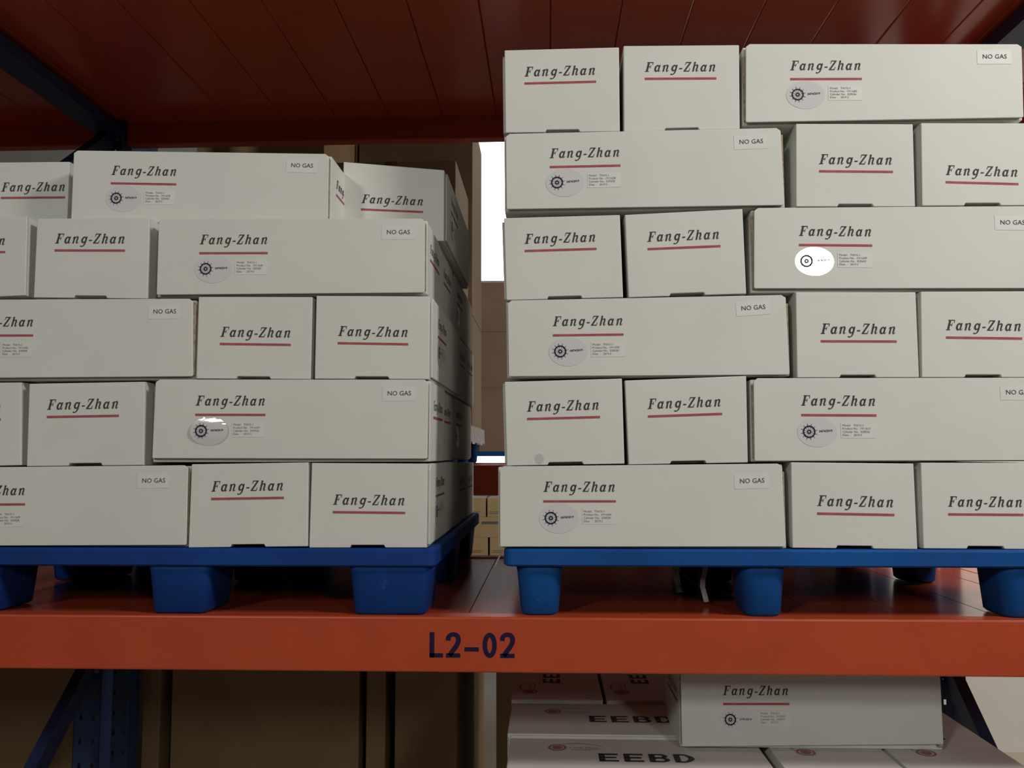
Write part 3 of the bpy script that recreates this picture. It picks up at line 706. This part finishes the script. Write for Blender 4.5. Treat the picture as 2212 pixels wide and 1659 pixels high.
# the single white carton standing on the pile
YF = 0.23
q = [U(p, YF) for p in ((1470,1452),(2030,1449),(2038.5,1608),(1473.6,1613))]
qq = [[p.x, p.z] for p in q]
for i in (2, 3): qq[i][1] = max(qq[i][1], ZT+0.0015)
r = thing('carton', ((qq[2][0]+qq[3][0])/2, YF+LW/2, ZT+0.0006), 'lengthwise white carton standing on the greyish EEBD cartons under the orange beam', 'carton')
bodyq = [[qq[0][0]-.003, qq[0][1]-.001], [qq[1][0]+.003, qq[1][1]-.001], [qq[2][0]+.003, ZT+0.0006], [qq[3][0]-.003, ZT+0.0006]]
carton_L(r, bodyq, qq, YF)
A, B_ = U((1561.9,1520.8), YF), U((1706,1520.8), YF); tl_ = math.atan2(B_.z-A.z, B_.x-A.x)
logo(r, (A.x, YF, A.z), 'front', tl_, True); stickers(r, (A.x, YF, A.z), 'front', tl_, ('1910033','029473'), '2199-2019', -0.02)
logo(r, (min(bodyq[0][0], bodyq[3][0])-0.0003, YF+0.19, qq[0][1]-0.075), 'left')

# ------------------------------------------------------------------ brown cartons on the rack behind
def kraft(x0, x1, y0, y1, z0, z1, label, m='kraft_dark', group=None, tapes=True, edge=0.003):
    t = thing('brown_carton', ((x0+x1)/2, (y0+y1)/2, z0), label, 'carton', group); o = -Vector(t.location)
    MB().box(x0, x1, y0, y1, z0, z1).build('body', m, t, o, edge)
    if tapes:
        xm = (x0+x1)/2; w = min(0.025, (x1-x0)*0.2)
        MB().box(xm-w, xm+w, y0-0.0006, y1+0.0006, z1, z1+0.0006).box(xm-w, xm+w, y0-0.0008, y0-0.0001, z1-0.09, z1+0.0006).build('tape', 'tape', t, o)
    return t
Z2 = 0.2885
def tower_pallet(x0, x1, y0, y1, base, label):
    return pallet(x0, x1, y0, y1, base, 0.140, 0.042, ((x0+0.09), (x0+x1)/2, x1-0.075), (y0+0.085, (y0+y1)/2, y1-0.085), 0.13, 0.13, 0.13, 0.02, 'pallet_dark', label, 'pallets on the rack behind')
tower_pallet(-1.50, -0.356, 1.60, 2.72, Z2, 'dark blue pallet under the film-wrapped brown cartons on the rack behind')
zt0 = Z2 + 0.1406
g3 = 'film-wrapped brown cartons on the rack behind'
for k in range(2):
    z0 = zt0 + k*0.556; tier = 'lower' if k == 0 else 'upper'
    for i in range(2):
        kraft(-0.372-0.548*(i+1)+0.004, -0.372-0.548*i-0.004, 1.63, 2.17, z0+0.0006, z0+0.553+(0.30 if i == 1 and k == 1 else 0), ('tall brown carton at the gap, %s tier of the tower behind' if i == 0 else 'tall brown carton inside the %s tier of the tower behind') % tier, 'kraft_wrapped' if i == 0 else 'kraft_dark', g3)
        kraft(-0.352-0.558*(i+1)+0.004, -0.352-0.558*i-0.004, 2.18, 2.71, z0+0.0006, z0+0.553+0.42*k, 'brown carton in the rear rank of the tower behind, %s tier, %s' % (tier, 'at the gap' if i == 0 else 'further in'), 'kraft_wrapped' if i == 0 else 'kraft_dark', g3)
# unseen cartons added above to keep lamp light off the rack behind
for k_, (x0_, x1_) in enumerate(((-1.38, -0.62), (-0.60, 0.22), (0.25, 1.10))):
    kraft(x0_, x1_, 0.10, 0.95, 1.5012, 2.25, 'added light-blocking large brown carton on the shelf above, over the %s' % ['five-layer stack', 'gap between the stacks', 'six-layer stack'][k_], 'kraft', 'added light-blocking cartons on the shelf above')
# gathered stretch film at the foot of the tower
fv, ff = [], []
nn = 46
for k in range(nn+1):
    y = 1.62 + 1.10*k/nn; wob = 0.006*math.sin(k*2.1)+0.004*math.sin(k*5.3)
    fv += [(-0.3405+wob*0.4, y, zt0+0.03), (-0.3405+wob, y, zt0-0.045+0.008*math.sin(k*1.7))]
for k in range(nn): ff.append((2*k, 2*k+1, 2*k+3, 2*k+2))
fm = bpy.data.meshes.new('stretch_film'); fm.from_pydata(fv, [], ff); fm.update()
fo = tag(link('stretch_film', fm, 'film'), 'gathered clear stretch film at the foot of the brown carton tower', 'film')
sm = fo.modifiers.new('thickness', 'SOLIDIFY'); sm.thickness = 0.0012
# lower tier: large brown cartons in deep shade
g4 = 'large brown cartons in shade below the rack behind'
YK = 1.66
def xk(px): return U((px, 1540), YK).x
for i, (a, b, m_, lab) in enumerate(((-900, -330, 'kraft_dark', 'large brown carton in shade beyond the left upright'), (-320, 168, 'kraft_dark', 'large brown carton in shade left of the dark blue upright'),
                               (308, 345, 'kraft_dark', 'narrow brown carton in shade right of the dark blue upright'), (370, 775, 'kraft_dark', 'widest brown carton in shade below the orange beam'),
                               (791, 832, 'kraft_dark', 'narrow brown carton with upright lettering in shade'), (853, 985, 'kraft_dark', 'brown carton at the pale gap in shade'))):
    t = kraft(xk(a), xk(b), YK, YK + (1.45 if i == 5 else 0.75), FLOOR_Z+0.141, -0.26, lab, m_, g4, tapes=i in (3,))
    if i == 4:
        decal('upright_lettering', BRAND, 'ink', t, (xk(826), YK, -0.45), 'front', math.pi/2, 0.0005, 1.35)
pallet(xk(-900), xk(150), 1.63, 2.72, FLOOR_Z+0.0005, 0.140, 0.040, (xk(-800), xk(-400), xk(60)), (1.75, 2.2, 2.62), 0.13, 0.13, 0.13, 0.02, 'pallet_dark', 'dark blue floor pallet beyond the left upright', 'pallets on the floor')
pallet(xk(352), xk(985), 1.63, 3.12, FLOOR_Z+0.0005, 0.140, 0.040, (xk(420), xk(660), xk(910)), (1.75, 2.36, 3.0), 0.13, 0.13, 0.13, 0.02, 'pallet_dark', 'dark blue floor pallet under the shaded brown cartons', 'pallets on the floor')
kraft(xk(1072), xk(1420), YK, YK+0.9, FLOOR_Z+0.0006, -0.26, 'dark brown carton behind the greyish floor pile', 'kraft_dark', g4, tapes=False)

# ------------------------------------------------------------------ far rack across the next aisle
YA = 6.1
def xa(px, py=1100): return U((px, py), YA).x
def za(py): return U((1050, py), YA).z
far = thing('pallet_rack', (-0.5, YA, FLOOR_Z), 'far orange rack seen through the gap between the two stacks', 'rack')
fo_ = -Vector(far.location)
zlow = za(1201.5)
for z in (zlow, 0.215):
    MB().box(-2.2, 0.9, YA-0.02, YA+0.02, z-0.11, z-0.001).build('beam', 'orange', far, fo_)
    MB().box(-2.2, 0.9, YA+0.02, YA+1.0, z-0.03, z-0.001).build('deck_panel', 'deck', far, fo_)
for x in (-2.25, 0.95):
    MB().box(x-0.045, x+0.045, YA, YA+0.07, FLOOR_Z, 3.0).build('post', 'rackblue', far, fo_)
    MB().box(x-0.045, x+0.045, YA+0.93, YA+1.0, FLOOR_Z, 3.0).build('post', 'rackblue', far, fo_)
g5 = 'pale brown cartons on the far rack'
rows = (((1162,1201), ((940,1011),(1013,1053),(1057.5,1100),(1102,1150)), 'bottom'), ((1117.5,1160), ((925,1008),(1010,1092),(1094,1170)), 'middle'), ((1076,1115.5), ((960,1010),(1013,1048.5),(1052,1094),(1096,1140)), 'top'))
prevt = zlow
for (yt, yb), cols, nm in rows:
    z1 = za(yt); 
    for ci, (a, b) in enumerate(cols):
        t = thing('brown_carton', ((xa(a)+xa(b))/2, YA+0.2, prevt), 'pale brown carton, %s row on the far rack, %s' % (nm, 'behind the five-layer stack' if b < 1012 else 'behind the six-layer stack' if a > 1090 else 'with a grey tape band' if nm == 'middle' else 'beside the dark blue pallet edge' if a < 1030 else 'beside the six-layer stack'), 'carton', g5); o = -Vector(t.location)
        MB().box(xa(a), xa(b), YA+0.03, YA+0.45, prevt+0.0006, z1).build('body', 'kraft_pale', t, o, 0.004)
        w = xa(b)-xa(a)
        if nm == 'middle': MB().box(xa(a)+w*0.36, xa(b)-w*0.1, YA+0.0292, YA+0.0299, z1-0.065, z1-0.04).build('tape', 'grey_tape', t, o)
        else: MB().box(xa(a)+w*0.12, xa(a)+w*0.6, YA+0.0292, YA+0.0299, prevt+0.03, prevt+0.036).box(xa(a)+w*0.12, xa(a)+w*0.7, YA+0.0292, YA+0.0299, prevt+0.045, prevt+0.050).build('printed_lines', 'grey_tape', t, o)
    prevt = z1
fp = pallet(-1.25, -0.05, YA+0.02, YA+1.05, 0.2155, 0.142, 0.042, (-1.12, -0.86, -0.15), (YA+0.1, YA+0.5, YA+0.95), 0.10, 0.07, 0.10, 0.02, 'pallet', 'blue pallet on the far rack against the light', 'pallets on the far rack')
zf = 0.358
for k, (h, lab) in enumerate(((0.60, 'lowest'), (0.53, 'middle'), (0.47, 'topmost'))):
    for i, (x0, x1) in enumerate(((-1.22, -0.66), (-0.655, -0.08))):
        kraft(x0, x1, YA+0.06, YA+0.9, zf+0.0006, zf+h, '%s brown carton of the tall far stack, %s' % (lab, 'under the bright window' if i else 'behind the film-wrapped tower'), 'kraft_far', 'brown cartons of the far stack', tapes=False)
    zf += h

# clear film scraps between the pallet legs
for i, (x0, x1, y0_, y1_) in enumerate(((1457, 1471, 1229, 1282), (1515, 1527, 1228, 1300))):
    a, b_ = U((x0, y0_), 0.30 if i == 0 else 0.16), U((x1, y1_), 0.30 if i == 0 else 0.16)
    v = []; f = []
    for k in range(7):
        z = 0.100 + (max(b_.z, 0.004)-0.100)*k/6; d = 0.004*math.sin(k*1.3)
        v += [(a.x+d, a.y, z), ((a.x+b_.x)/2, a.y-0.004, z), (b_.x+d, a.y+0.002, z)]
    for k in range(6): f += [(3*k, 3*k+1, 3*k+4, 3*k+3), (3*k+1, 3*k+2, 3*k+5, 3*k+4)]
    me = bpy.data.meshes.new('film_strip'); me.from_pydata(v, [], f); me.update()
    o = tag(link('film_strip', me, 'film'), '%s strip of clear stretch film hanging under the bright blue pallet' % ('short' if i == 0 else 'long'), 'film', 'film strips under the pallet')
    s_ = o.modifiers.new('thickness', 'SOLIDIFY'); s_.thickness = 0.0008
